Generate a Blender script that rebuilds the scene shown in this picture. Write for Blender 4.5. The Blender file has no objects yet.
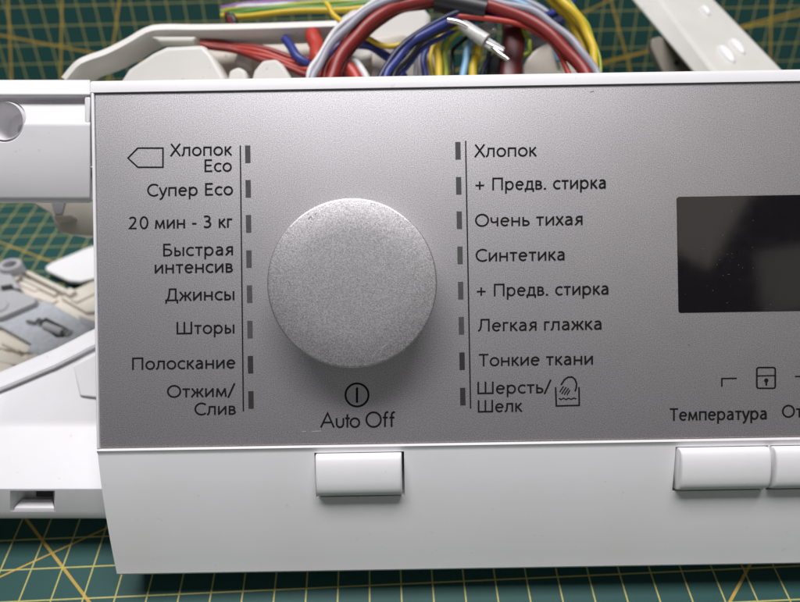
import bpy, bmesh, math, random
from mathutils import Vector, Matrix
random.seed(7)
scene = bpy.context.scene
COL = scene.collection
CM = 0.01

# ------------------------------------------------------------------ camera
FPX = 600.0                      # focal length measured in photograph pixels (800 wide)
PITCH = math.radians(44.0)       # looking down
ROLL = 0.0165
CAM_H = 19.7                     # cm above the mat
D = 17.0                         # cm from the lens to the face of the panel
FWD = Vector((0, math.cos(PITCH), -math.sin(PITCH)))
UPV = Vector((0, math.sin(PITCH), math.cos(PITCH)))
RGT = Vector((1, 0, 0))
CAMP = Vector((0, 0, CAM_H))
cam_d = bpy.data.cameras.new('camera'); cam = bpy.data.objects.new('camera', cam_d); COL.objects.link(cam)
cr = RGT*math.cos(ROLL) - UPV*math.sin(ROLL); cu = UPV*math.cos(ROLL) + RGT*math.sin(ROLL)
mw = Matrix((cr, cu, -FWD)).transposed().to_4x4(); mw.translation = CAMP*CM
cam.matrix_world = mw
cam_d.sensor_fit = 'HORIZONTAL'; cam_d.sensor_width = 36; cam_d.lens = 36*FPX/800
cam_d.clip_start = 0.005; cam_d.clip_end = 50
cam_d.dof.use_dof = True; cam_d.dof.focus_distance = (D-0.1)*CM; cam_d.dof.aperture_fstop = 9.5
scene.camera = cam
PM = Matrix((RGT, UPV, -FWD)).transposed().to_4x4(); PM.translation = CAMP + FWD*D   # panel frame, cm
PMi = PM.inverted()

# ------------------------------------------------------------------ light
world = bpy.data.worlds.new('World'); scene.world = world; world.use_nodes = True
bg = world.node_tree.nodes['Background']; bg.inputs[0].default_value = (0.99, 0.97, 1.0, 1); bg.inputs[1].default_value = 0.115
def area(name, loc, target, size, power, color=(1,1,1), size_y=None):
    l = bpy.data.lights.new(name, 'AREA'); o = bpy.data.objects.new(name, l); COL.objects.link(o)
    l.shape = 'RECTANGLE' if size_y else 'DISK'; l.size = size*CM
    if size_y: l.size_y = size_y*CM
    l.energy = power; l.color = color
    o.location = Vector(loc)*CM
    d = Vector(target) - Vector(loc)
    o.rotation_euler = d.to_track_quat('-Z', 'Y').to_euler()
    return o
area('ceiling_lamp', (-9, 23, 120), (-9, 14, 5), 92, 18.2, (0.995, 0.98, 1.0), 34)
def reflection_lamp(name, px, py, k, ang, w, h, radiance, color):
    """lamp added up to the right for its reflection: mirrored in the display glass with one corner at photo pixel (px,py)"""
    dx, dy = px-400.0, 301.0-py; Xp = (dx+dy*ROLL)*D/FPX; Yp = (dy-dx*ROLL)*D/FPX
    e1 = Vector((math.cos(ang), math.sin(ang), 0)); e2 = Vector((-math.sin(ang), math.cos(ang), 0))
    c = Vector((Xp*(1+k), Yp*(1+k), D*k))+e1*w/2+e2*h/2
    o = area(name, (0, 0, 0), (0, 0, -1), w, math.pi*w*h*1e-4*radiance, color, h)
    m = PM.to_3x3() @ Matrix((e1, e2, Vector((0, 0, 1)))).transposed()
    mm = m.to_4x4(); mm.translation = (PM @ c)*CM; o.matrix_world = mm
reflection_lamp('upper_reflection_lamp', 709, 270, 5.0, math.radians(60), 24, 17, 1.0, (1, .93, .82))  # added lamp, there to be mirrored as a pale patch in the display
reflection_lamp('lower_reflection_lamp', 764, 316, 5.0, math.radians(8), 16, 11, .6, (1, .93, .86))  # second added lamp, weaker, for the lower right reflection in the glass
scene.view_settings.view_transform = 'Standard'; scene.view_settings.look = 'None'
scene.view_settings.exposure = 0; scene.view_settings.gamma = 1

# ------------------------------------------------------------------ measuring helpers (all in cm)
def L(px, py, Z=D):
    """point seen at photo pixel (px,py) at depth Z, in the panel frame"""
    dx = px-400.0; dy = 301.0-py
    X = dx*math.cos(ROLL)+dy*math.sin(ROLL); Y = -dx*math.sin(ROLL)+dy*math.cos(ROLL)
    return Vector((X*Z/FPX, Y*Z/FPX, D-Z))
def LY(py, Z=D): return (301.0-py)*Z/FPX
def W(v): return PM @ v
def H(px, py, zh):
    """pixel on the horizontal plane at height zh above the mat -> panel frame"""
    w = W(L(px, py, 10.0)); d = w-CAMP; t = (zh-CAM_H)/d.z
    return PMi @ (CAMP+d*t)
def from_world(v): return PMi @ Vector(v)

# ------------------------------------------------------------------ object helpers
def thing(name, label, cat, base=None, group=None, panel=False):
    o = bpy.data.objects.new(name, None); COL.objects.link(o)
    o.empty_display_size = 0.01
    if panel:
        m = PM.copy(); m.translation = PM.translation*CM; o.matrix_world = m; o['mat_cm'] = 'panel'
    else:
        o.location = Vector(base)*CM
    o['label'] = label; o['category'] = cat
    if group: o['group'] = group
    ROOT[o.name] = (PM.copy() if panel else Matrix.Translation(Vector(base)))
    return o
ROOT = {}
def root_of(o):
    while o.parent: o = o.parent
    return o
def mk(name, verts, faces, mat, parent, smooth=None, bevel=None, seg=2, label=None, kind=None):
    """verts in the panel frame (cm)"""
    me = bpy.data.meshes.new(name)
    inv = ROOT[root_of(parent).name].inverted() @ PM
    me.from_pydata([(inv @ Vector(v))*CM for v in verts], [], faces)
    me.validate(); me.update()
    bm = bmesh.new(); bm.from_mesh(me); bmesh.ops.recalc_face_normals(bm, faces=bm.faces); bm.to_mesh(me); bm.free()
    o = bpy.data.objects.new(name, me); COL.objects.link(o); o.parent = parent
    me.materials.append(mat)
    if smooth is not None or bevel:
        for p in me.polygons: p.use_smooth = True
        me.set_sharp_from_angle(angle=math.radians(smooth or 35))
    if bevel:
        b = o.modifiers.new('bevel', 'BEVEL'); b.width = bevel*CM; b.segments = seg; b.limit_method = 'ANGLE'; b.angle_limit = math.radians(38)
        b.harden_normals = False
    if label: o['label'] = label
    if kind: o['kind'] = kind
    return o
class MB:
    def __init__(s): s.v = []; s.f = []
    def add(s, v, f):
        k = len(s.v); s.v += [Vector(p) for p in v]; s.f += [[i+k for i in q] for q in f]
    def loft(s, rings, caps=True, closed=True):
        n = len(rings[0]); v = [p for r in rings for p in r]; f = []
        for i in range(len(rings)-1):
            for j in range(n if closed else n-1):
                a = i*n+j; b = i*n+(j+1) % n
                f.append([a, b, b+n, a+n])
        if caps: f.append(list(range(n))[::-1]); f.append([(len(rings)-1)*n+j for j in range(n)])
        s.add(v, f)
    def box(s, a, b):
        x0, y0, z0 = a; x1, y1, z1 = b
        s.loft([[(x0,y0,z0),(x1,y0,z0),(x1,y1,z0),(x0,y1,z0)], [(x0,y0,z1),(x1,y0,z1),(x1,y1,z1),(x0,y1,z1)]])
    def prism(s, pts, depth, dirv=Vector((0,0,-1))):
        s.loft([[Vector(p) for p in pts], [Vector(p)+dirv*depth for p in pts]])
    def tube(s, pts, r, n=10, r2=None):
        pts = [Vector(p) for p in pts]; rings = []
        t0 = (pts[1]-pts[0]).normalized(); up = Vector((0,0,1)) if abs(t0.z) < .9 else Vector((0,1,0))
        a = t0.cross(up).normalized()
        for i, p in enumerate(pts):
            t = (pts[min(i+1, len(pts)-1)]-pts[max(i-1, 0)]).normalized()
            a = (a - t*a.dot(t)).normalized(); b = t.cross(a)
            rr = r if r2 is None else r+(r2-r)*i/(len(pts)-1)
            rings.append([p + a*rr*math.cos(2*math.pi*k/n) + b*rr*math.sin(2*math.pi*k/n) for k in range(n)])
        s.loft(rings)
    def build(s, name, mat, parent, **k): return mk(name, s.v, s.f, mat, parent, **k)
def spline(P, n=10):
    P = [Vector(p) for p in P]; Q = [P[0]*2-P[1]]+P+[P[-1]*2-P[-2]]; out = []
    for i in range(1, len(Q)-2):
        p0, p1, p2, p3 = Q[i-1:i+3]
        for k in range(n):
            t = k/n
            out.append(.5*((2*p1)+(p2-p0)*t+(2*p0-5*p1+4*p2-p3)*t*t+(3*p1-p0-3*p2+p3)*t**3))
    out.append(P[-1]); return out
def roundrect(x0, y0, x1, y1, r, n=4):
    c = [(x1-r, y1-r, 0), (x0+r, y1-r, 90), (x0+r, y0+r, 180), (x1-r, y0+r, 270)]; o = []
    for cx, cy, a0 in c:
        for k in range(n+1):
            a = math.radians(a0+90*k/n); o.append((cx+r*math.cos(a), cy+r*math.sin(a)))
    return o

# ------------------------------------------------------------------ materials
def mat(name, col, rough=0.5, metal=0.0, spec=0.5, var=0.06, vscale=120, bump=0.0, bscale=900, coat=0.0, specks=0.0):
    m = bpy.data.materials.new(name); m.use_nodes = True; nt = m.node_tree; N = nt.nodes; b = N['Principled BSDF']
    b.inputs['Roughness'].default_value = rough; b.inputs['Metallic'].default_value = metal
    b.inputs['Specular IOR Level'].default_value = spec; b.inputs['Coat Weight'].default_value = coat
    tc = N.new('ShaderNodeTexCoord'); nz = N.new('ShaderNodeTexNoise'); nz.inputs['Scale'].default_value = vscale; nz.inputs['Detail'].default_value = 6
    nt.links.new(tc.outputs['Object'], nz.inputs['Vector'])
    mx = N.new('ShaderNodeMix'); mx.data_type = 'RGBA'
    mx.inputs['A'].default_value = tuple(c*(1-var) for c in col)+(1,); mx.inputs['B'].default_value = tuple(min(1, c*(1+var)) for c in col)+(1,)
    nt.links.new(nz.outputs['Fac'], mx.inputs['Factor']); nt.links.new(mx.outputs['Result'], b.inputs['Base Color'])
    if specks:
        n3 = N.new('ShaderNodeTexNoise'); n3.inputs['Scale'].default_value = 520; n3.inputs['Detail'].default_value = 1; nt.links.new(tc.outputs['Object'], n3.inputs['Vector'])
        n4 = N.new('ShaderNodeTexNoise'); n4.inputs['Scale'].default_value = 35; n4.inputs['Detail'].default_value = 4; nt.links.new(tc.outputs['Object'], n4.inputs['Vector'])
        r3 = N.new('ShaderNodeMapRange'); r3.inputs['From Min'].default_value = .745; r3.inputs['From Max'].default_value = .80; nt.links.new(n3.outputs['Fac'], r3.inputs['Value'])
        r4 = N.new('ShaderNodeMapRange'); r4.inputs['From Min'].default_value = .5; r4.inputs['From Max'].default_value = .75; r4.inputs['To Max'].default_value = .5; nt.links.new(n4.outputs['Fac'], r4.inputs['Value'])
        mm_ = N.new('ShaderNodeMath'); mm_.operation = 'MULTIPLY'; nt.links.new(r3.outputs[0], mm_.inputs[0]); mm_.inputs[1].default_value = specks
        m3 = N.new('ShaderNodeMix'); m3.data_type = 'RGBA'; nt.links.new(mm_.outputs[0], m3.inputs['Factor']); nt.links.new(mx.outputs['Result'], m3.inputs['A']); m3.inputs['B'].default_value = (.30, .27, .22, 1)
        m4 = N.new('ShaderNodeMix'); m4.data_type = 'RGBA'; m4.blend_type = 'MULTIPLY'; nt.links.new(r4.outputs[0], m4.inputs['Factor']); nt.links.new(m3.outputs['Result'], m4.inputs['A']); m4.inputs['B'].default_value = (.93, .92, .88, 1)
        nt.links.new(m4.outputs['Result'], b.inputs['Base Color'])
    mr = N.new('ShaderNodeMapRange'); mr.inputs['To Min'].default_value = max(.02, rough-.06); mr.inputs['To Max'].default_value = rough+.06
    nt.links.new(nz.outputs['Fac'], mr.inputs['Value']); nt.links.new(mr.outputs['Result'], b.inputs['Roughness'])
    if bump:
        n2 = N.new('ShaderNodeTexNoise'); n2.inputs['Scale'].default_value = bscale; n2.inputs['Detail'].default_value = 3
        nt.links.new(tc.outputs['Object'], n2.inputs['Vector'])
        bp = N.new('ShaderNodeBump'); bp.inputs['Strength'].default_value = bump; bp.inputs['Distance'].default_value = 0.0002
        nt.links.new(n2.outputs['Fac'], bp.inputs['Height']); nt.links.new(bp.outputs['Normal'], b.inputs['Normal'])
    return m
def silver(name, col, rough, grain=0.16):
    m = bpy.data.materials.new(name); m.use_nodes = True; nt = m.node_tree; N = nt.nodes; b = N['Principled BSDF']
    tc = N.new('ShaderNodeTexCoord')
    n1 = N.new('ShaderNodeTexNoise'); n1.inputs['Scale'].default_value = 4300; n1.inputs['Detail'].default_value = 2
    n2 = N.new('ShaderNodeTexNoise'); n2.inputs['Scale'].default_value = 60; n2.inputs['Detail'].default_value = 6
    for n in (n1, n2): nt.links.new(tc.outputs['Object'], n.inputs['Vector'])
    r1 = N.new('ShaderNodeMapRange'); r1.inputs['From Min'].default_value = .3; r1.inputs['From Max'].default_value = .7
    r1.inputs['To Min'].default_value = 1-grain; r1.inputs['To Max'].default_value = 1+grain
    nt.links.new(n1.outputs['Fac'], r1.inputs['Value'])
    r2 = N.new('ShaderNodeMapRange'); r2.inputs['To Min'].default_value = .95; r2.inputs['To Max'].default_value = 1.05
    nt.links.new(n2.outputs['Fac'], r2.inputs['Value'])
    mu = N.new('ShaderNodeMath'); mu.operation = 'MULTIPLY'; nt.links.new(r1.outputs[0], mu.inputs[0]); nt.links.new(r2.outputs[0], mu.inputs[1])
    vm = N.new('ShaderNodeVectorMath'); vm.operation = 'SCALE'; vm.inputs[0].default_value = col; nt.links.new(mu.outputs[0], vm.inputs['Scale'])
    nt.links.new(vm.outputs[0], b.inputs['Base Color'])
    b.inputs['Metallic'].default_value = 1.0; b.inputs['Roughness'].default_value = rough
    bp = N.new('ShaderNodeBump'); bp.inputs['Strength'].default_value = .25; bp.inputs['Distance'].default_value = 0.00008
    nt.links.new(n1.outputs['Fac'], bp.inputs['Height']); nt.links.new(bp.outputs['Normal'], b.inputs['Normal'])
    return m
M = {}
M['white'] = mat('white_plastic', (.80, .795, .805), .38, var=.03, vscale=70, bump=.06, bscale=2500, specks=.16)
M['white2'] = mat('frame_plastic', (.74, .73, .745), .42, var=.03, vscale=60, bump=.05, bscale=2500, specks=.2)
M['cream'] = mat('cream_plastic', (.66, .61, .53), .45, var=.08, vscale=90, bump=.1, bscale=900, specks=.8)
M['ivory'] = mat('ivory_plastic', (.60, .58, .545), .42, var=.07, vscale=60, bump=.1, bscale=900, specks=.8)
M['silver'] = silver('silver_paint', (.62, .605, .62), .46, .40)
M['knob'] = silver('knob_silver_paint', (.62, .605, .615), .47, .46)
M['ink'] = mat('black_ink', (.006, .006, .006), .7, spec=.2, var=.1)
M['slot'] = mat('indicator_smoked_plastic', (.08, .08, .08), .3, var=.3, vscale=900)
M['slotd'] = mat('indicator_dark_plastic', (.035, .035, .035), .3, var=.3, vscale=900)
M['dark'] = mat('painted_gap_shade', (.02, .02, .02), .6)  # near-black colour standing in for the shade inside holes, slots and gaps
M['glass'] = mat('display_black_glass', (.005, .004, .005), .06, spec=.5, var=.2, vscale=300)
M['dust'] = mat('dust', (.22, .22, .22), .8)
M['glue'] = mat('adhesive_brown', (.18, .13, .10), .6, var=.3, vscale=300)
M['greyp'] = mat('grey_plastic', (.42, .42, .44), .4, var=.04)
M['zinc'] = mat('zinc_spangle', (.46, .48, .51), .45, metal=.1, var=.30, vscale=420, bump=.25, bscale=500)
M['steel'] = mat('bright_steel', (.6, .6, .6), .25, metal=1)
M['clear'] = mat('clear_sleeve', (.55, .55, .52), .12, var=.3, vscale=500)
def wire(n, c): M[n] = mat('pvc_'+n, c, .42, var=.16, vscale=260, bump=.15, bscale=700)
wire('red', (.22, .017, .014)); wire('brightred', (.42, .04, .025)); wire('grey', (.30, .30, .35)); wire('blue', (.022, .035, .20)); wire('darkblue', (.010, .014, .06))
wire('yellow', (.62, .44, .025)); wire('green', (.06, .22, .03)); wire('lightblue', (.20, .40, .60)); wire('black', (.012, .012, .014)); wire('whitewire', (.6, .6, .6))
wire('violet', (.25, .12, .32)); wire('limegreen', (.30, .36, .03)); wire('maroon', (.10, .012, .014))

# ------------------------------------------------------------------ cutting mat: floor, bend, leaning back
YAW = math.radians(1.6); YC = 34.3; PHI = math.radians(75); RB = 2.5
V0 = YC-RB*math.tan(PHI/2)
def mat_pt(u, v):
    if v < V0: y, z = v, 0
    elif v < V0+RB*PHI:
        a = (v-V0)/RB; y = V0+RB*math.sin(a); z = RB*(1-math.cos(a))
    else:
        d = v-V0-RB*PHI+RB*math.tan(PHI/2); y = YC+d*math.cos(PHI); z = d*math.sin(PHI)
    c, s = math.cos(YAW), math.sin(YAW)
    return Vector((u*c-y*s, u*s+y*c, z))
def mat_uv(px, py):
    """where a measured pixel falls on the mat, in the mat's own coordinates"""
    d = W(L(px, py, 10.0))-CAMP; c, s = math.cos(YAW), math.sin(YAW)
    dm = Vector((d.x*c+d.y*s, -d.x*s+d.y*c, d.z))
    t = -CAM_H/dm.z if dm.z < 0 else 1e9
    p = dm*t
    if p.y < YC and dm.z < 0: return Vector((p.x, p.y))
    # wall plane: normal (0,-sin,cos) through (0,YC,0)
    n = Vector((0, -math.sin(PHI), math.cos(PHI))); t = n.dot(Vector((0, YC, 0))-Vector((0, 0, CAM_H)))/n.dot(dm)
    p = Vector((0, 0, CAM_H))+dm*t
    dist = math.hypot(p.y-YC, p.z)
    return Vector((p.x, V0+RB*PHI+dist-RB*math.tan(PHI/2)))
def build_mat():
    us = [-60, -30, 0, 30, 60, 90]; vs = [-25, -10, 5, 20, V0-.01]+[V0+RB*PHI*k/10 for k in range(11)]+[V0+RB*PHI+k for k in (8, 16, 26)]
    verts = []; uvs = []; faces = []
    for v in vs:
        for u in us: verts.append(mat_pt(u, v)*CM); uvs.append((u, v))
    n = len(us)
    for i in range(len(vs)-1):
        for j in range(n-1): faces.append([i*n+j, i*n+j+1, i*n+n+j+1, i*n+n+j])
    me = bpy.data.meshes.new('cutting_mat'); me.from_pydata(verts, [], faces)
    uvl = me.uv_layers.new(name='grid')
    for lp in me.loops: uvl.data[lp.index].uv = uvs[lp.vertex_index]
    for p in me.polygons: p.use_smooth = True
    o = bpy.data.objects.new('cutting_mat', me); COL.objects.link(o)
    s = o.modifiers.new('thickness', 'SOLIDIFY'); s.thickness = .003; s.offset = -1
    o['label'] = 'green cutting mat with yellow grid lines under and behind the panel'; o['category'] = 'cutting mat'; o['kind'] = 'structure'
    # material
    m = bpy.data.materials.new('mat_green_vinyl'); m.use_nodes = True; nt = m.node_tree; N = nt.nodes; b = N['Principled BSDF']
    def mth(op, a, b_=None, c_=None):
        x = N.new('ShaderNodeMath'); x.operation = op
        for i, q in enumerate((a, b_, c_)):
            if q is None: continue
            if isinstance(q, (int, float)): x.inputs[i].default_value = q
            else: nt.links.new(q, x.inputs[i])
        return x.outputs[0]
    uv = N.new('ShaderNodeUVMap'); uv.uv_map = 'grid'; sp = N.new('ShaderNodeSeparateXYZ'); nt.links.new(uv.outputs[0], sp.inputs[0])
    U, V = sp.outputs[0], sp.outputs[1]
    a = mat_uv(62.5, 567.8)
    def lines(c, off, w):
        fr = mth('FRACT', mth('ADD', mth('SUBTRACT', c, off), 100.5)); d = mth('ABSOLUTE', mth('SUBTRACT', fr, .5))
        return mth('LESS_THAN', d, w)
    grid = mth('MAXIMUM', lines(U, a.x, .025), lines(V, a.y, .023))
    guides = None
    for (x0, y0, x1, y1, w, lo, hi) in GUIDES:
        p, q = mat_uv(x0, y0), mat_uv(x1, y1); t = (q-p).normalized(); n_ = Vector((-t.y, t.x)); d0 = n_.dot(p)
        d = mth('ABSOLUTE', mth('SUBTRACT', mth('ADD', mth('MULTIPLY', U, n_.x), mth('MULTIPLY', V, n_.y)), d0))
        g = mth('LESS_THAN', d, w/2)
        g = mth('MULTIPLY', g, mth('MULTIPLY', mth('GREATER_THAN', V, lo), mth('LESS_THAN', V, hi)))
        guides = g if guides is None else mth('MAXIMUM', guides, g)
    tc = N.new('ShaderNodeTexCoord'); nz = N.new('ShaderNodeTexNoise'); nz.inputs['Scale'].default_value = 40; nz.inputs['Detail'].default_value = 8; nt.links.new(tc.outputs['Object'], nz.inputs['Vector'])
    nf = N.new('ShaderNodeTexNoise'); nf.inputs['Scale'].default_value = 1500; nt.links.new(tc.outputs['Object'], nf.inputs['Vector'])
    base = N.new('ShaderNodeMix'); base.data_type = 'RGBA'; base.inputs['A'].default_value = (.010, .056, .050, 1); base.inputs['B'].default_value = (.016, .072, .065, 1)
    nt.links.new(nz.outputs['Fac'], base.inputs['Factor'])
    m1 = N.new('ShaderNodeMix'); m1.data_type = 'RGBA'; nt.links.new(mth('MULTIPLY', grid, mth('ADD', mth('MULTIPLY', nf.outputs['Fac'], .5), .55)), m1.inputs['Factor'])
    nt.links.new(base.outputs['Result'], m1.inputs['A']); m1.inputs['B'].default_value = (.50, .44, .13, 1)
    m2 = N.new('ShaderNodeMix'); m2.data_type = 'RGBA'; nt.links.new(mth('MULTIPLY', guides, mth('ADD', mth('MULTIPLY', nf.outputs['Fac'], .4), .55)), m2.inputs['Factor']); nt.links.new(m1.outputs['Result'], m2.inputs['A']); m2.inputs['B'].default_value = (.56, .36, .05, 1)
    nt.links.new(m2.outputs['Result'], b.inputs['Base Color']); b.inputs['Roughness'].default_value = .55; b.inputs['Specular IOR Level'].default_value = .3
    bp = N.new('ShaderNodeBump'); bp.inputs['Strength'].default_value = .3; bp.inputs['Distance'].default_value = .0001; nt.links.new(nf.outputs['Fac'], bp.inputs['Height']); nt.links.new(bp.outputs['Normal'], b.inputs['Normal'])
    me.materials.append(m); return o
VF = V0+1.0   # guides below this value lie on the table part, above it on the raised part
GUIDES = [(27.5, 521, 87.5, 600, .085, -30, 13), (0, 577, 105, 529, .06, -30, 14), (750, 565, 731.5, 599, .085, -30, 14),
          (0, 242, 55, 263, .075, 15, VF),
          (8, 0, 11.5, 78, .11, VF, 99), (62, 0, 60.5, 78, .11, VF, 99), (119.5, 0, 112, 52, .11, VF, 99), (0, 35, 100, 54, .11, VF, 99),
          (771.5, 0, 770.5, 50, .11, VF, 99), (745, 25, 800, 10, .11, VF, 99), (611, 0, 622, 40, .11, VF, 99), (600, 62, 655, 49, .11, VF, 99), (575, 16, 610, 0, .09, VF, 99)]
build_mat()

# ------------------------------------------------------------------ the control panel
panel = thing('control_panel', 'white washing machine control panel with silver fascia, round knob and black display', 'control panel', panel=True)
X0 = L(95, 300).x; X1 = L(1150, 300).x
YT = LY(93)+L(97, 301).y*0 - (L(97,301).x*0)          # fascia top edge (panel frame)
def PY(px, py): return L(px, py).y
YT = PY(97, 93); YB = PY(97, 449)
ytop = PY(97, 79.5)
rim = .06; bed = -.10
# profile of the housing (y, z), front side from the top back round to the bottom back
low = []
for py, k in ((451, 1.0), (454, 1.0007), (456.5, 1.0014), (466, 1.0042), (480, 1.0088), (490, 1.0127), (501, 1.0175), (515, 1.0243), (528, 1.0312), (545, 1.0410), (560, 1.0507), (571, 1.0585)):
    Z = D*k; low.append(((301-py)*Z/FPX - (-303)*ROLL*Z/FPX*0, D-Z, py))
# shift so that the measured left-hand column (x about 97 px) gives the local y
off = PY(97, 451)-((301-451)*D/FPX)
low = [(y+off, z, py) for y, z, py in low]
top = [(ytop-.02, -3.0), (ytop, -.5), (ytop, -.16), (ytop-.03, -.03), (ytop-.09, .04), (ytop-.16, rim), (YT, rim), (YT, bed)]
prof = top+[(YB, bed), (YB, rim-.02), (YB-.05, rim)]+[(y, z+.0) for y, z, p in low[1:]]+[(low[-1][0]-.10, low[-1][1]-.03), (low[-1][0]-.17, low[-1][1]-.12), (low[-1][0]-.17, -3.0)]
# slots for the buttons: pixel ranges along x
def xl(px, py=478): return L(px, py).x
SLOTS = [(xl(314.5), xl(404.5)), (xl(676.5), xl(769.3)), (xl(771.3), xl(864))]
yS0 = low[2][0]; yS1 = low[6][0]
xs = [X0, X0+.02]+[x for s in SLOTS for x in s]+[X1]
hb = MB(); n = len(prof)
V_ = [(x, y, z) for x in xs for (y, z) in prof]; F_ = []
def in_slot(xa, xb): return any(abs(xa-s[0]) < 1e-6 and abs(xb-s[1]) < 1e-6 for s in SLOTS)
for i in range(len(xs)-1):
    for j in range(n):
        j2 = (j+1) % n
        if in_slot(xs[i], xs[i+1]) and prof[j][0] <= yS0+1e-6 and prof[j2][0] >= yS1-1e-6: continue
        F_.append([i*n+j, i*n+j2, (i+1)*n+j2, (i+1)*n+j])
F_.append(list(range(n))[::-1]); F_.append([(len(xs)-1)*n+j for j in range(n)])
hb.add(V_, F_)
zs = {low[i][0]: low[i][1] for i in range(len(low))}
idx = [k for k in range(2, 7)]
for a, b in SLOTS:      # pocket walls
    fr = [(low[k][0], low[k][1]) for k in idx]
    for x in (a, b):
        hb.add([(x, y, z) for y, z in fr]+[(x, y, -.75) for y, z in fr[::-1]], [list(range(2*len(fr)))])
    for y, z in (fr[0], fr[-1]): hb.add([(a, y, z), (b, y, z), (b, y, -.75), (a, y, -.75)], [[0, 1, 2, 3]])
    hb.add([(a, fr[0][0], -.75), (b, fr[0][0], -.75), (b, fr[-1][0], -.75), (a, fr[-1][0], -.75)], [[0, 1, 2, 3]])
housing = hb.build('housing', M['white'], panel, smooth=32, label='white curved plastic housing with bright top edge')
# left rim strip beside the fascia
r = MB(); r.box((X0, YB-.001, bed-.3), (X0+.085, YT+.001, rim-.004)); r.build('side_rim', M['white'], panel, bevel=.03)
# fascia plate
XF = X0+.10
f = MB(); f.box((XF, YB+.028, bed+.004), (X1-.1, YT-.022, 0)); fascia = f.build('fascia_plate', M['silver'], panel, bevel=.012, label='satin silver plate printed with programme names')
f = MB(); f.box((XF, YB+.004, bed+.004), (X1-.1, YB+.024, -.012)); f.build('adhesive_line', M['glue'], fascia)

# knob
kc = L(352, 283, D-1.2); kr = 85.3*(D-1.2)/FPX
def lathe(c, prof_, n=96):
    b = MB(); rings = [[Vector((c.x+r_*math.cos(2*math.pi*k/n), c.y+r_*math.sin(2*math.pi*k/n), z)) for k in range(n)] for r_, z in prof_]
    b.loft(rings); return b
KZ = 1.2
kp = [(kr*.93, .02), (kr*.95, .12), (kr*.965, .5), (kr*.985, KZ-.28), (kr, KZ-.10), (kr*.999, KZ-.05), (kr*.995, KZ-.022), (kr*.987, KZ-.006), (kr*.975, KZ), (kr*.6, KZ+.003), (kr*.02, KZ+.004)]
knob = lathe(kc, kp).build('knob', M['knob'], panel, smooth=40, label='large round silver programme knob')
# scratches and the small mark on the knob
def strip(name, pts, w, z, m, parent):
    b = MB()
    for i in range(len(pts)-1):
        p, q = Vector(pts[i]).xy, Vector(pts[i+1]).xy; t = (q-p).normalized(); s = Vector((-t.y, t.x))*w/2
        b.add([(p.x-s.x, p.y-s.y, z), (q.x-s.x, q.y-s.y, z), (q.x+s.x, q.y+s.y, z), (p.x+s.x, p.y+s.y, z)], [[0, 1, 2, 3]])
    return b.build(name, m, parent)
M['scratch'] = mat('scratch', (.62, .61, .60), .5, metal=.6)
M['mark'] = mat('dirt_mark', (.2, .19, .19), .7)
for pts in ([(378, 356), (384, 347), (391, 340)], [(380, 350), (385, 345)], [(372, 358), (378, 350)], [(330, 372)]*2):
    if pts[0] == pts[1]: continue
    strip('scratch', [L(x, y, D-KZ) for x, y in pts], .008, KZ+.012, M['scratch'], knob)
for pts in ([(308, 219), (311, 216), (312, 219)], [(315, 215), (316, 213)]):
    strip('scuff', [L(x, y, D-KZ) for x, y in pts], .012, KZ+.012, M['mark'], knob)
for pts in ([(302, 431.5), (306, 431.5)], [(312, 431.5), (321, 431)], [(590, 92), (594, 91)], [(688, 344), (690, 346)]):
    strip('scuff', [L(x, y) for x, y in pts], .02, .006, M['scratch'] if pts[0][1] > 400 else M['mark'], fascia)

# printed strokes
def stroke(name, pts, w, closed=False, parent=None, z=.006, m=None):
    """polyline of even width with mitred corners; pts in pixels"""
    P = [L(x, y).xy for x, y in pts]; nP = len(P); inn = []; out = []
    for i in range(nP):
        a = P[i-1] if (i > 0 or closed) else None; c = P[(i+1) % nP] if (i < nP-1 or closed) else None; b = P[i]
        d1 = (b-a).normalized() if a is not None else (c-b).normalized(); d2 = (c-b).normalized() if c is not None else d1
        n1 = Vector((-d1.y, d1.x)); n2 = Vector((-d2.y, d2.x)); mm = (n1+n2).normalized(); k = min(2.0, 1/max(.3, mm.dot(n1)))
        inn.append(b-mm*w/2*k); out.append(b+mm*w/2*k)
    v = [(p.x, p.y, z) for p in inn]+[(p.x, p.y, z) for p in out]; f = []
    for i in range(nP if closed else nP-1):
        j = (i+1) % nP; f.append([i, j, j+nP, i+nP])
    return v, f
def strokes(name, lst, parent=fascia, m=None):
    b = MB(); z = .006
    for pts, w, c in lst:
        v, f_ = stroke('', pts, w, c, z=z); b.add(v, f_); z += .0006
    return b.build(name, m or M['ink'], parent)
def circ(cx, cy, r, a0=0, a1=360, n=32):
    return [(cx+r*math.cos(math.radians(a0+(a1-a0)*k/n)), cy-r*math.sin(math.radians(a0+(a1-a0)*k/n))) for k in range(n if a1-a0 == 360 else n+1)]
PXC = D/FPX
strokes('divider_line', [([(240.3, 145.4), (243.4, 411.5)], 1.3*PXC, False)])
strokes('divider_line', [([(465.6, 140.7), (470.6, 408.7)], 1.3*PXC, False)])
strokes('tag_symbol', [([(128, 158), (137.9, 148), (163, 148), (163, 167.2), (137.9, 167.2)], 1.5*PXC, True)])
strokes('power_symbol', [(circ(357, 395, 11.5), 1.9*PXC, True), ([(357, 387.6), (357, 402.8)], 2.2*PXC, False)])
w_ = 1.6*PXC
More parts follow.
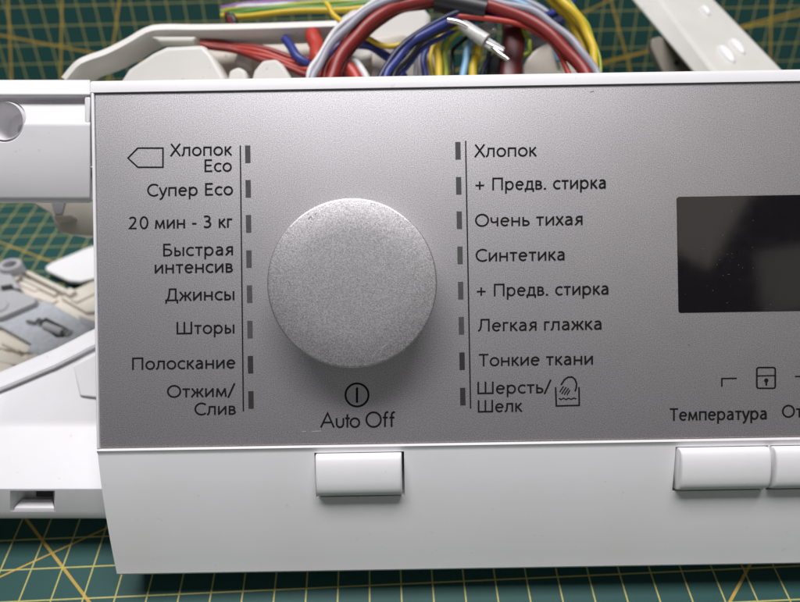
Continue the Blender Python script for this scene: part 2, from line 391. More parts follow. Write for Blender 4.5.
strokes('hand_wash_symbol', [([(555.6, 387.2), (556.3, 406), (579.2, 405.4), (579, 387)], w_, False),
    ([(558.8, 398.2), (561, 399.6), (563.4, 398.2), (566, 399.6), (568.6, 398.2), (571.2, 399.4), (573.6, 398), (576.4, 399)], 1.2*PXC, False),
    ([(561, 385), (564.5, 379.6), (568, 377.2), (572, 377), (575, 379.4), (576.6, 383.6), (576.2, 388), (575, 391.5)], w_, False),
    ([(559.6, 392.2), (563.6, 386.2)], 1.2*PXC, False), ([(561.6, 394), (566.2, 387.2)], 1.2*PXC, False), ([(564.2, 394.6), (568.6, 388.2)], 1.2*PXC, False), ([(567, 394.8), (570, 390)], 1.2*PXC, False)])
rr = [(x, y) for x, y in roundrect(756.8, 367.6, 775.2, 388.3, 2)]
strokes('child_lock_symbol', [(rr, 1.6*PXC, True), ([(757, 376), (775, 375.6)], 1.3*PXC, False), (circ(766.2, 380.4, 1.1, n=12), 2.0*PXC, True), ([(766.2, 380.5), (766.3, 385.6)], 1.7*PXC, False)])
strokes('bracket_mark', [([(721.8, 386.8), (721.8, 378.6), (736.8, 378.4)], 1.5*PXC, False)])
strokes('bracket_mark', [([(795, 376.6), (810, 376.3), (810, 384.5)], 1.5*PXC, False)])
# "Auto Off" in round geometric letters
def geo(): 
    S = 1.8*PXC; Lq = []
    bl = 427.6
    def add(p, c=False): Lq.append(([(x, y - (x-357)*0.0) for x, y in p], S, c))
    add([(320.8, bl), (327.6, 413.2), (334, bl)]); add([(323.2, 422.6), (331.8, 422.4)])
    add([(336.6, 418.2), (336.6, 423.2)]+[(340-3.4*math.cos(math.radians(a)), 423.6+3.7*math.sin(math.radians(a))) for a in range(0, 181, 20)]+[(343.4, 418)])
    add([(347.4, 414.2), (347.4, 427.6)]); add([(345.2, 418.4), (349.8, 418.3)])
    add(circ(354.9, 422.7, 4.4, n=24), True)
    add(circ(373.6, 419.6, 7.3, n=32), True)
    for x in (385.0, 391.6):
        add([(x, 427.0), (x, 415.4), (x+.5, 413.2), (x+1.8, 412.1), (x+3.4, 412.3)]); add([(x-2.2, 417.6), (x+2.8, 417.5)])
    return Lq
strokes('programme_text', geo())
# Cyrillic lettering drawn as pen strokes (units: cap height 1, x-height .72)
def el(cx, cy, rx, ry, a0=0, a1=360, n=22):
    m_ = n if a1-a0 == 360 else n+1
    return [(cx+rx*math.cos(math.radians(a0+(a1-a0)*k/n)), cy+ry*math.sin(math.radians(a0+(a1-a0)*k/n))) for k in range(m_)]
GL = {
 'о': (.74, [('c', el(.37, .36, .29, .31))]),
 'п': (.72, [[(.11, 0), (.11, .665), (.60, .665), (.60, 0)]]),
 'н': (.73, [[(.11, 0), (.11, .72)], [(.61, 0), (.61, .72)], [(.11, .37), (.61, .37)]]),
 'и': (.72, [[(.11, .72), (.11, 0)], [(.11, .06), (.60, .66)], [(.60, .72), (.60, 0)]]),
 'л': (.70, [[(.0, .05), (.07, .06), (.12, .11), (.16, .22), (.185, .42), (.19, .665), (.58, .665), (.58, 0)]]),
 'к': (.58, [[(.11, 0), (.11, .72)], [(.11, .38), (.22, .38), (.52, .72)], [(.22, .40), (.55, 0)]]),
 'г': (.46, [[(.11, 0), (.11, .665), (.44, .665)]]),
 'т': (.58, [[(.02, .665), (.56, .665)], [(.29, .665), (.29, 0)]]),
 'с': (.60, [el(.37, .36, .29, .31, 48, 312)]),
 'е': (.70, [[(.09, .385), (.61, .385)], el(.355, .36, .265, .31, 3, 318)]),
 'а': (.66, [[(.12, .61), (.22, .66), (.33, .67), (.43, .64), (.50, .56), (.52, .44), (.52, 0)], [(.52, .42), (.36, .42), (.20, .37), (.11, .27), (.11, .16), (.17, .08), (.27, .05), (.40, .09), (.51, .20)]]),
 'р': (.76, [[(.11, -.28), (.11, .72)], ('c', el(.38, .36, .27, .31))]),
 'у': (.57, [[(.02, .72), (.28, .04)], [(.55, .72), (.30, .06), (.22, -.12), (.13, -.22), (.03, -.25)]]),
 'м': (.84, [[(.09, 0), (.15, .70)], [(.15, .68), (.41, .10), (.68, .68)], [(.67, .70), (.74, 0)]]),
 'ы': (.82, [[(.11, .72), (.11, .055), (.28, .055), (.39, .08), (.46, .15), (.47, .24), (.43, .34), (.33, .40), (.11, .41)], [(.70, .72), (.70, 0)]]),
 'ь': (.58, [[(.11, .72), (.11, .055), (.30, .055), (.42, .08), (.50, .15), (.51, .24), (.46, .34), (.34, .40), (.11, .41)]]),
 'я': (.64, [[(.52, 0), (.52, .665), (.33, .665), (.22, .63), (.15, .55), (.15, .45), (.21, .37), (.32, .33), (.52, .33)], [(.33, .33), (.06, 0)]]),
 'в': (.62, [[(.11, .055), (.11, .665), (.30, .665), (.42, .63), (.47, .53), (.43, .43), (.32, .38), (.11, .38)], [(.32, .38), (.45, .34), (.52, .22), (.47, .11), (.34, .055), (.06, .055)]]),
 'ж': (.88, [[(.44, 0), (.44, .72)], [(.05, .72), (.29, .38), (.59, .38), (.83, .72)], [(.30, .39), (.03, 0)], [(.58, .39), (.85, 0)]]),
 'д': (.72, [[(.05, -.17), (.05, .055), (.66, .055), (.66, -.17)], [(.12, .06), (.18, .2), (.22, .45), (.23, .665), (.56, .665), (.56, .06)]]),
 'ч': (.65, [[(.09, .72), (.09, .47), (.13, .37), (.24, .32), (.38, .34), (.53, .40)], [(.53, .72), (.53, 0)]]),
 'х': (.55, [[(.04, .72), (.52, 0)], [(.51, .72), (.02, 0)]]),
 'Х': (.77, [[(.05, 1), (.74, 0)], [(.72, 1), (.02, 0)]]),
 'E': (.73, [[(.65, .94), (.14, .94), (.14, .06), (.67, .06)], [(.14, .52), (.61, .52)]]),
 'С': (.86, [el(.52, .5, .45, .455, 47, 313, 28)]),
 'О': (1.02, [('c', el(.51, .5, .44, .455, n=30))]),
 'Б': (.78, [[(.62, .94), (.14, .94), (.14, .06), (.38, .06), (.54, .09), (.65, .18), (.68, .31), (.63, .44), (.52, .52), (.38, .55), (.14, .56)]]),
 'Д': (.93, [[(.06, -.2), (.06, .06), (.86, .06), (.86, -.2)], [(.15, .07), (.24, .3), (.29, .6), (.31, .94), (.74, .94), (.74, .06)]]),
 'Ш': (1.32, [[(.14, 1), (.14, .06), (1.18, .06), (1.18, 1)], [(.66, 1), (.66, .06)]]),
 'П': (.97, [[(.14, 0), (.14, .94), (.83, .94), (.83, 0)]]),
 'Л': (.93, [[(.02, .05), (.1, .08), (.17, .17), (.22, .36), (.245, .65), (.25, .94), (.79, .94), (.79, 0)]]),
 'Т': (.74, [[(.02, .94), (.72, .94)], [(.37, .94), (.37, 0)]]),
 '2': (.76, [[(.08, .83), (.18, .91), (.31, .94), (.44, .91), (.53, .81), (.53, .68), (.46, .52), (.33, .34), (.08, .065), (.62, .06)]]),
 '0': (.76, [('c', el(.38, .5, .27, .455, n=26))]),
 '3': (.76, [[(.10, .88), (.22, .94), (.35, .94), (.48, .88), (.54, .76), (.50, .63), (.38, .54), (.22, .53)], [(.36, .53), (.50, .47), (.59, .34), (.56, .18), (.44, .08), (.28, .055), (.09, .11)]]),
 '-': (.45, [[(.06, .36), (.40, .36)]]), '+': (.88, [[(.07, .40), (.75, .40)], [(.41, .07), (.41, .73)]]),
 '.': (.30, [[(.11, -.01), (.11, .13)]]), '/': (.50, [[(.0, -.08), (.46, 1.08)]]), ' ': (.32, [])}
GL['c'] = GL['с']; GL['o'] = GL['о']
def text(s, x0, x1, base, cap, name='programme_text', parent=fascia):
    x = 0; lst = []
    for ch in s:
        adv, st_ = GL[ch]
        for q in st_:
            c = isinstance(q, tuple); p = q[1] if c else q
            lst.append(([(x+u, v) for u, v in p], c, ch == '.'))
        x += adv+.055
    xa = min(p[0] for q in lst for p in q[0])-.06; xb = max(p[0] for q in lst for p in q[0])+.06
    k = (x1-x0)/(xb-xa)
    # the printed line is level on the panel, so undo the photograph's roll over its length
    yb = base+(x0+x1)/2*ROLL
    out = [([(x0+(u-xa)*k, yb-(x0+(u-xa)*k)*ROLL-v*cap) for u, v in p], (2.3 if dot else 1.72)*PXC, c) for p, c, dot in lst]
    b = MB(); z = .006
    for p, w, c in out:
        v, f_ = stroke('', p, w, c, z=z); b.add(v, f_); z += .0004
    return b.build(name, M['ink'], parent)
TXT = [('Хлопок', 169.8, 232.3, 155.8, 12.6), ('Eco', 204.6, 231.8, 171.8, 12.6), ('Супер Eco', 147.2, 233, 195.7, 12.4), ('20 мин - 3 кг', 128.8, 233, 228.4, 12.6),
       ('Быстрая', 163.2, 233, 255.8, 12.6), ('интенсив', 154.8, 233, 273, 12.6), ('Джинсы', 165.3, 234.4, 300.6, 12.6), ('Шторы', 176.6, 234.4, 333.9, 12.4),
       ('Полоскание', 132.2, 235.5, 369.2, 12.4), ('Отжим/', 167, 235.5, 397.2, 12.4), ('Слив', 194.5, 236, 415, 12.4),
       ('Хлопок', 474, 537, 156.7, 12.8), ('+ Предв. стирка', 474.6, 605.6, 189.5, 12.6), ('Очень тихая', 475, 582.5, 225.8, 12.6), ('Синтетика', 475.6, 564.5, 261, 12.6),
       ('+ Предв. стирка', 476, 608.2, 295.6, 12.6), ('Легкая глажка', 477.2, 601.4, 330.6, 12.6), ('Тонкие ткани', 478, 592.8, 365.5, 12.4), ('Шерсть/', 477.4, 551.6, 393.6, 12.4), ('Шелк', 477.8, 522.6, 412.2, 12.4),
       ('Температура', 669, 766.4, 420.2, 12.6), ('Отжим', 782, 836, 417.3, 12.6)]
for t in TXT: text(*t)
# indicator slots
for col in ([(245, 145.4), (245.4, 180), (245.8, 215), (246.2, 250.3), (246.8, 285.3), (247.2, 320.8), (247.7, 355.9), (248.2, 391.2)],
            [(455.2, 141.9), (455.9, 177), (456.5, 211.4), (457.2, 246.5), (457.9, 281.8), (458.6, 317), (459.3, 352.4), (460, 387.8)]):
    for i, (x, y) in enumerate(col):
        a = L(x, y); b_ = L(x+5.3, y+17.7); bx = MB(); bx.box((a.x, b_.y+.002, -.03), (a.x+5.3*PXC, a.y, .004))
        bx.build('indicator_window', M['slotd'] if i > 5 else M['slot'], fascia)
# display
a = L(676.5, 196.8); b_ = L(680, 313.0)
rp = roundrect(a.x, b_.y, L(985, 250).x, a.y, .07)
d = MB(); d.prism([(x, y, .012) for x, y in rp], .1); disp = d.build('display_window', M['glass'], panel, bevel=.008, label='black glass display window')
dm = MB()
for i in range(34):
    x = random.gauss(735, 28); y = random.gauss(262, 24)
    if not (682 < x < 798 and 201 < y < 309): continue
    p = L(x, y); r_ = random.choice((.004, .005, .008)); k = [(p.x+r_*math.cos(q*1.05), p.y+r_*math.sin(q*1.05)*random.uniform(.6, 1.2), .0135) for q in range(6)]
    dm.add(k, [[0, 1, 2, 3, 4, 5]])
dm.build('dust', M['dust'], disp, kind='stuff')

# push buttons
def button(px0, px1, shift, label):
    """profile in (photo row, proud) following the curve of the housing"""
    def face(py):
        for (y0, z0, p0), (y1, z1, p1) in zip(low, low[1:]):
            if p0 <= py <= p1: t = (py-p0)/(p1-p0); return y0+(y1-y0)*t, z0+(z1-z0)*t
    pr = [(457.5, -.6), (457.5, .10), (458.3, .17), (460, .22), (463, .265), (468, .31), (475, .345), (483, .365), (489, .365), (493, .34), (495.6, .29), (497.2, .21), (498.2, .10), (498.6, -.6)]
    pts = []
    for py, q in pr:
        y, z = face(py); pts.append((y+.012*0, z+q if q > 0 else q))
    xa, xb = xl(px0), xl(px1); ins = .16
    rings = []
    for x, s in ((xa, 0.45), (xa+.008, .72), (xa+.025, .88), (xa+.06, .97), (xa+.12, 1), (xb-.12, 1), (xb-.06, .97), (xb-.025, .88), (xb-.008, .72), (xb, 0.45)):
        ym = sum(p[0] for p in pts)/len(pts)
        ring = []
        for (y, z), (py, q) in zip(pts, pr):
            fz = face(py)[1]
            ring.append((x, y+(ym-y)*.05*(1-s), (fz+.02+(z-fz-.02)*(.30+.70*s)) if q > 0 else z))
        rings.append(ring)
    b = MB(); b.loft(rings)
    return b.build('button', M['white'], panel, smooth=50, label=label)
button(316.2, 402.0, 0, 'white push button under the knob')
button(678.4, 768.2, 0, 'white push button under the temperature lettering')
button(772.2, 863.0, 0, 'white push button at the right edge')

# ---- drawer frame to the left of the panel (moves with the panel)
def px_box(x0, y0, x1, y1, Zf, Zb):
    """box whose front face fills the pixel rectangle at depth Zf"""
    b = MB(); a = L(x0, y1, Zf); c = L(x1, y0, Zf); b.box((a.x, min(a.y, c.y), D-Zb), (c.x, max(a.y, c.y), D-Zf)); return b
def tmp_obj(b):
    me = bpy.data.meshes.new('t'); me.from_pydata([tuple(v) for v in b.v], [], b.f); me.update()
    bm = bmesh.new(); bm.from_mesh(me); bmesh.ops.recalc_face_normals(bm, faces=bm.faces); bm.to_mesh(me); bm.free()
    o = bpy.data.objects.new('t', me); COL.objects.link(o); return o
def cut(b, cutter):
    o = tmp_obj(b); c = tmp_obj(cutter); m_ = o.modifiers.new('b', 'BOOLEAN'); m_.object = c; m_.operation = 'DIFFERENCE'; m_.solver = 'EXACT'
    bpy.context.view_layer.update()
    me = bpy.data.meshes.new_from_object(o.evaluated_get(bpy.context.evaluated_depsgraph_get()))
    r_ = MB(); r_.add([v.co.copy() for v in me.vertices], [list(p.vertices) for p in me.polygons])
    bpy.data.objects.remove(o); bpy.data.objects.remove(c); return r_
bc = L(4.5, 121, D+.45); br = 20.5*(D+.45)/FPX
cyl = MB(); cyl.loft([[(bc.x+br*math.cos(2*math.pi*k/48), bc.y+br*math.sin(2*math.pi*k/48), z) for k in range(48)] for z in (-3, 1)])
def poly_prism(pts, Zf, depth): 
    b = MB(); b.prism([L(x, y, Zf) for x, y in pts], depth); return b
def bar_piece(prof_, xa, xb):
    b = MB(); b.loft([[L(x, py, Z) for py, Z in prof_] for x in (xa, xb)]); return b
BP = [(79.8, D+1.7), (79.8, D+.80), (81, D+.66), (92, D+.40), (94.5, D+.38), (96.5, D+.44), (98, D+.60), (100.5, D+.64), (119.5, D+.46), (122, D+.42), (124, D+.38), (126.5, D+.385), (150, D+.48), (196, D+.70), (200, D+.78), (202.5, D+.92), (203, D+1.7)]
fb = cut(bar_piece(BP, -95, 90.6), cyl).build('frame_bar', M['white2'], panel, bevel=.035)
bar_piece([(96.4, D+.9), (96.4, D+.43), (110, D+.42), (123, D+.41), (124, D+.9)], 84.8, 90.5).build('groove_end', M['white2'], fb, bevel=.05, seg=3)
px_box(86, 81, 97, 200.5, D+.85, D+1.68).build('frame_joint', M['white2'], panel, bevel=.03)
px_box(88.5, 165.8, 95, 167.8, D+.60, D+1.0).build('frame_clip', M['white2'], panel, bevel=.02)
# screw boss
bs = MB(); nn = 48
bp_ = [(br*1.00, -.55), (br*.93, -.42), (br*.86, -.48), (br*.80, -.95), (br*.72, -1.25), (br*.30, -1.32), (br*.27, -1.6), (.01, -1.6)]
bs.loft([[(bc.x+r_*math.cos(2*math.pi*k/nn), bc.y+r_*math.sin(2*math.pi*k/nn), z) for k in range(nn)] for r_, z in bp_], caps=False)
bs.build('screw_boss', M['white2'], panel, smooth=40)

# lower tray of the drawer opening
xsT = [-110, -40, 0, 10, 55, 75, 88, 112]
rimY = {-110: 406, -40: 402, 0: 387, 10: 383, 55: 364, 75: 354, 88: 347, 112: 336}
rows = []
for x in xsT:
    ry = rimY[x]
    rows.append([(x, 515, 20.3), (x, 518.5, 18.85), (x, 517, 18.78), (x, 511.5, 18.68), (x, 490.8, 18.33), (x, 489, 18.31), (x, 486.5, 18.34), (x, 428, 19.38), (x, 424, 19.45), (x, 420, 19.47), (x, ry+5, 19.88), (x, ry+3.2, 19.74), (x, ry+.5, 19.72), (x, ry-1.5, 19.82), (x, ry-3, 19.95), (x, ry-12, 20.08), (x, ry-14, 20.16), (x, ry-15.2, 20.35), (x, ry-13, 21.2)])
nr = len(rows[0]); v = [L(*p) for r_ in rows for p in r_]; fcs = []
for i in range(len(xsT)-1):
    for j in range(nr-1):
        if xsT[i] == 10 and j == 3: continue
        fcs.append([i*nr+j, (i+1)*nr+j, (i+1)*nr+j+1, i*nr+j+1])
tray = mk('drawer_tray', v, fcs, M['white2'], panel, smooth=30)
# latch opening in the front band
po = [L(10, 511.5, 18.68), L(55, 511.5, 18.68), L(55, 490.8, 18.33), L(10, 490.8, 18.33)]
bk = [L(27, 506, 19.3), L(53, 506, 19.3), L(53, 491, 19.0), L(27, 491, 19.0)]
b = MB(); b.add(po+bk, [[0, 1, 5, 4], [1, 2, 6, 5], [2, 3, 7, 6], [3, 0, 4, 7], [4, 5, 6, 7]]); b.build('latch_pocket', M['white2'], tray)
b = MB(); b.prism([L(36, 491.5, 18.9), L(52.8, 491.5, 18.9), L(53, 497, 18.95), L(36, 497, 18.95)], .25); b.build('latch_hole_shade', M['dark'], tray)  # dark block inside the pocket, painted as the shade of a hole
b = MB(); b.add([L(13.5, 511, 18.70), L(54.6, 511, 18.70), L(54.2, 507.5, 18.68), L(14.5, 507.5, 18.68), L(22, 499.0, 18.95), L(52.5, 498.8, 18.95), L(20, 510, 19.1), L(54, 510, 19.1)],
    [[0, 1, 2, 3], [3, 2, 5, 4], [4, 5, 7, 6], [0, 3, 4, 6], [1, 7, 5, 2], [0, 6, 7, 1]]); b.build('latch_ramp', M['white2'], tray, bevel=.03)
b = MB(); b.add([L(73, 366, 19.82), L(99, 352, 19.62), L(99, 398, 19.45), L(80, 396, 19.52), L(73, 366, 20.4), L(99, 352, 20.4), L(99, 398, 19.9), L(80, 396, 19.9)],
    [[0, 1, 2, 3], [7, 6, 5, 4], [0, 4, 5, 1], [1, 5, 6, 2], [2, 6, 7, 3], [3, 7, 4, 0]]); b.build('corner_rib', M['white2'], tray, bevel=.05)
# bracket below the upper bar, further back
b = poly_prism([(31, 196), (32, 203), (49, 213), (53, 221), (59, 232), (70, 234.5), (110, 236), (110, 196)], D+4.6, 1.2); bk_ = b.build('rear_bracket', M['cream'], panel, bevel=.06)
b = poly_prism([(53, 216), (71, 214.5), (73, 219), (56, 222)], D+4.3, .5); b.build('bracket_lip', M['cream'], bk_, bevel=.05)
b = poly_prism([(50, 199), (66, 199), (62, 214), (55, 214.5)], D+4.55, .3); b.build('bracket_recess_shade', M['greyp'], bk_, bevel=.02)  # grey block set slightly proud, its colour standing in for a shaded recess

# ---- carrier behind the top edge of the panel
cz = D+5.0
b = MB()
Pc = [(72, 84, 0), (84, 70, .1), (95, 64, .2), (112, 58, .3), (132, 48, .5), (152, 36.5, .8), (168, 33.5, .9), (205, 33.5, 1.0), (260, 32.5, 1.1), (335, 30, 1.2), (350, 29.5, 1.2)]
sp = spline([L(x, y, cz+z) for x, y, z in Pc], 6)
rings = []
for i, p in enumerate(sp):
    t = (sp[min(i+1, len(sp)-1)]-sp[max(i-1, 0)]).normalized(); s = Vector((0, 0, 1)); u = s.cross(t).normalized()
    hgt = .24; dep = .55
    sec = [(-hgt, .35), (-hgt*.4, dep), (hgt*.55, dep*.9), (hgt, .25), (hgt, -.4), (hgt*.6, -.55), (-hgt, -.55)]
    rings.append([p+u*a_+s*c_ for a_, c_ in sec])
b.loft(rings); carrier = b.build('board_carrier', M['ivory'], panel, smooth=45, label='off-white plastic carrier rim behind the top edge')
b = poly_prism([(112, 92), (128, 68), (152, 52), (166, 45.5), (203, 43.5), (212, 53), (224, 74), (232, 92)], cz-.8, 1.4); b.build('carrier_hump', M['ivory'], carrier, bevel=.18, seg=4)
b = poly_prism([(150, 36), (196, 36), (193, 42), (160, 42)], cz+.15, .4); b.build('carrier_tab', M['ivory'], carrier, bevel=.08, seg=3)
b = poly_prism([(196, 38), (345, 34), (440, 40), (440, 110), (196, 110)], cz+2.2, .4); b.build('carrier_wall', M['cream'], carrier, bevel=.05)
b = poly_prism([(60, 120), (440, 110), (440, 84), (70, 90)], cz-1.2, 3.5); b.build('carrier_floor', M['ivory'], carrier, bevel=.1)
for pts, zz in (([(226, 90), (229, 70), (238, 66), (246, 70), (250, 90)], .2), ([(248, 92), (254, 70), (262, 60), (276, 58), (283, 64), (292, 78), (296, 92)], -.2), ([(296, 92), (303, 78), (312, 74), (325, 92)], .4), ([(233, 62), (240, 44), (246, 44), (249, 66)], 1.4)):
    poly_prism(pts, cz+zz, .7).build('carrier_lug', M['ivory'], carrier, bevel=.12, seg=3)
pts = [(318, 48), (332, 22), (352, 8), (395, 3), (424, 6), (430.5, 14), (431, 26), (424, 42), (404, 52), (360, 62)]
poly_prism(pts, cz+1.6, 1.2).build('carrier_end', M['ivory'], carrier, bevel=.22, seg=4)
poly_prism([(372, 38), (404, 34), (424, 44), (440, 100), (372, 100)], cz+1.2, .3).build('carrier_web', M['cream'], carrier, bevel=.05)

# ------------------------------------------------------------------ wiring
def wbase(px, py, Z): return W(L(px, py, Z))
har = thing('wiring_harness', 'looping bundle of red, grey, blue and yellow wires behind the panel', 'wires', base=wbase(460, 110, 23))
def wire_part(root, pts, r, m, label, name='wire'):
    q = spline([L(*p) for p in pts], 8); ph = random.uniform(0, 6)
    for i_, p in enumerate(q): p += Vector((math.sin(i_*.55+ph), math.cos(i_*.47+ph*1.7), math.sin(i_*.4+ph*.6)))*.028
    b = MB(); b.tube(q, r, 10); return b.build(name, M[m], root, smooth=60, label=label)
# grey and red pair: left arc, over the tape, right arc
wire_part(har, [(306, 130, 20.5), (312, 84, 20.8), (320, 62, 21), (340, 34, 21.2), (366, 12, 21.4), (398, -4, 21.7), (432, -8, 22), (462, -4, 22), (492, 0, 21.8), (528, 10, 21.6), (556, 26, 21.4), (579, 49, 21.2), (597, 74, 21), (612, 120, 20.5)], .14, 'grey', 'grey wire arching over the others')
wire_part(har, [(326, 130, 20.7), (330, 84, 21), (338, 62, 21.2), (354, 38, 21.4), (376, 18, 21.6), (404, 4, 21.9), (434, 0, 22.1), (462, 3, 22.1), (490, 6, 21.9), (523, 17, 21.7), (548, 33, 21.5), (571, 56, 21.3), (589, 80, 21.1), (600, 120, 20.7)], .22, 'red', 'red wire arching beside the grey one')
wire_part(har, [(318, 130, 20.9), (322, 84, 21.2), (330, 62, 21.4), (348, 36, 21.6), (372, 14, 21.8), (402, 1, 22), (436, -4, 22.2), (470, 2, 22.3), (500, 12, 22), (536, 27, 21.8), (562, 46, 21.6), (581, 70, 21.3), (590, 120, 20.9)], .12, 'red', 'second red wire of the arch')
# black tape
b = MB(); b.tube(spline([L(436, 0, 22.2), L(460, 5, 22.1), L(486, 11, 22)], 6), .42, 12); b.build('tape_wrap', M['black'], har, smooth=60, label='black tape round the bundle')
# blue loops
wire_part(har, [(376, 120, 21), (386, 78, 21.3), (398, 57, 21.5), (420, 36, 21.7), (452, 21, 22), (486, 15, 22.3), (520, 16, 22.6), (552, 14, 23), (572, 2, 23.5)], .15, 'blue', 'dark blue wire loop')
wire_part(har, [(384, 120, 21.2), (393, 79, 21.5), (406, 58, 21.7), (428, 37, 21.9), (458, 21, 22.2), (480, 12, 22.3)], .13, 'black', 'black wire beside the blue loop')
wire_part(har, [(370, 120, 20.9), (380, 79, 21.2), (392, 57, 21.4), (414, 36, 21.6), (446, 17, 21.9), (476, 8, 22.1)], .11, 'darkblue', 'navy wire of the loop')
wire_part(har, [(500, 16, 22.6), (530, 22, 22.5), (556, 24, 22.7), (566, 14, 23)], .2, 'darkblue', 'thick navy wire by the tape')
wire_part(har, [(428, 120, 22.4), (425, 80, 22.6), (424, 58, 22.8), (430, 40, 23)], .12, 'blue', 'short upright blue wire')
# yellow with clear sleeved terminal
wire_part(har, [(442, 120, 22.3), (440, 80, 22.4), (437, 54, 22.5), (441, 36, 22.6), (452, 26, 22.5), (466, 25, 22.3)], .15, 'yellow', 'yellow wire ending in a sleeved terminal')
wire_part(har, [(446, 120, 22.6), (446, 80, 22.7), (444, 58, 22.8), (448, 42, 22.9), (458, 32, 22.7), (468, 28, 22.5)], .12, 'limegreen', 'yellow green wire of the terminal')
b = MB(); b.tube(spline([L(462, 24, 22.2), L(474, 33, 22), L(486, 41, 21.9)], 5), .21, 12, .26); b.build('terminal_sleeve', M['clear'], har, smooth=50, label='clear sleeve over the terminal')
b = MB(); p = [L(480, 33, 21.85), L(490, 37, 21.75), L(506, 47, 21.6), L(502, 56, 21.6), L(484, 46, 21.85), L(478, 40, 21.9)]; b.prism(p, .18); b.build('spade_terminal', M['steel'], har, bevel=.05)
b = MB(); b.tube([L(487, 43, 21.6), L(503, 51, 21.42)], .07, 8); b.build('spade_terminal', M['steel'], har, smooth=50)
b = MB(); b.prism([L(478, 22, 22.6), L(494, 21, 22.6), L(498, 32, 22.5), L(482, 33, 22.5)], .5); b.build('terminal_sleeve', M['clear'], har, bevel=.1)
wire_part(har, [(461, 120, 22.2), (463, 80, 22.3), (466, 56, 22.5), (472, 38, 22.8), (476, 26, 23)], .13, 'lightblue', 'light blue wire')
wire_part(har, [(471, 120, 22.4), (472, 80, 22.5), (475, 60, 22.7), (479, 40, 23)], .17, 'yellow', 'short upright yellow wire')
wire_part(har, [(536, -30, 21.6), (558, -2, 21.5), (577, 16, 21.4), (589, 38, 21.4), (594, 62, 21.3), (600, 120, 21)], .15, 'yellow', 'yellow wire of the right-hand pair')
wire_part(har, [(528, -30, 22), (549, -2, 21.9), (568, 17, 21.8), (579, 38, 21.8), (585, 60, 21.7), (590, 120, 21.4)], .15, 'yellow', 'second yellow wire of the right-hand pair')
wire_part(har, [(488, -8, 23.4), (516, 2, 23.2), (538, 14, 23), (552, 30, 22.9), (560, 60, 22.8)], .14, 'lightblue', 'light blue wire under the yellow pair')
wire_part(har, [(500, -14, 23.5), (528, 2, 23.4), (548, 14, 23.2), (562, 30, 23)], .13, 'grey', 'grey wire under the yellow pair')
# dark red sleeve and more thin strands in the tangle
b = MB(); sec = spline([L(512, 10, 23.2), L(514, 34, 23.1), L(512, 62, 23), L(506, 120, 22.6)], 6); rings = []
for p in sec: rings.append([p+Vector((.44*math.cos(2*math.pi*k/14), 0, .22*math.sin(2*math.pi*k/14))) for k in range(14)])
b.loft(rings); b.build('sleeve', M['maroon'], har, smooth=60, label='dark red sleeve')
poly_prism([(486, 96), (488, 58), (496, 50), (503, 60), (503, 96)], 23.3, .5).build('plug', M['black'], har, bevel=.1, seg=3, label='black block as shade between the wires')  # black block added as the dark shade between terminal and sleeve
for pts, r, m_, lb in (
  ([(302, 130, 20.6), (307, 86, 20.9), (315, 62, 21.1), (334, 33, 21.3), (361, 10, 21.5), (394, -8, 21.8), (430, -13, 22.1)], .10, 'whitewire', 'pale thin wire along the grey arch'),
  ([(334, 130, 20.9), (337, 86, 21.2), (345, 64, 21.4), (360, 42, 21.6), (381, 23, 21.8), (408, 9, 22.1), (440, 5, 22.3)], .09, 'maroon', 'dark red thin wire under the arch'),
  ([(450, 14, 22.0), (478, 18, 21.9), (512, 22, 21.8), (540, 34, 21.7), (560, 54, 21.6), (572, 84, 21.4)], .10, 'brightred', 'thin bright red wire of the right arch'),
  ([(392, 120, 21.5), (400, 80, 21.8), (412, 60, 22), (432, 42, 22.2), (456, 30, 22.6), (476, 18, 22.8)], .09, 'blue', 'thin blue wire of the loop'),
  ([(435, 120, 22.7), (433, 82, 22.8), (431, 58, 22.9), (436, 38, 23), (450, 20, 23)], .08, 'yellow', 'thin yellow wire behind the terminal'),
  ([(452, 120, 23), (454, 80, 23), (452, 60, 23.1), (456, 46, 23.2), (470, 36, 23.2), (490, 30, 23.2)], .08, 'black', 'thin black wire under the terminal'),
  ([(410, 120, 22.9), (414, 84, 23), (417, 62, 23.1), (414, 50, 23.2)], .08, 'grey', 'thin grey upright wire'),
  ([(520, 60, 23.2), (528, 52, 23), (530, 44, 22.9), (526, 34, 22.9), (520, 20, 23)], .08, 'limegreen', 'thin yellow green wire by the plug'),
  ([(560, -6, 21.6), (575, 8, 21.6), (588, 26, 21.5), (597, 50, 21.5), (602, 84, 21.3)], .06, 'limegreen', 'thin green wire along the yellow pair'),
  ([(478, 120, 22.7), (482, 80, 22.8), (486, 62, 23), (494, 44, 23.2)], .09, 'darkblue', 'navy upright wire'),
  ([(494, 4, 22.7), (520, 8, 22.8), (546, 20, 22.8), (560, 30, 22.8)], .15, 'blue', 'blue wire under the red arch')):
    wire_part(har, pts, r, m_, lb)
b = MB(); b.tube(spline([L(448, 20, 21.6), L(458, 22, 21.5), L(468, 27, 21.5)], 4), .10, 8); b.build('crimp', M['steel'], har, smooth=50)
b = MB(); b.tube(spline([L(492, 47, 21.6), L(500, 54, 21.45), L(508, 60, 21.4)], 4), .09, 8); b.build('crimp', M['steel'], har, smooth=50)
poly_prism([(524, 90), (523, 66), (531, 52), (548, 40), (562, 44), (578, 60), (584, 90)], 23.0, 1.0).build('plug', M['cream'], har, bevel=.12, seg=3, label='cream plastic plug')
poly_prism([(531, 30), (545, 34), (547, 48), (533, 50)], 23.4, .6).build('plug', M['greyp'], har, bevel=.1, seg=3, label='small grey plug')

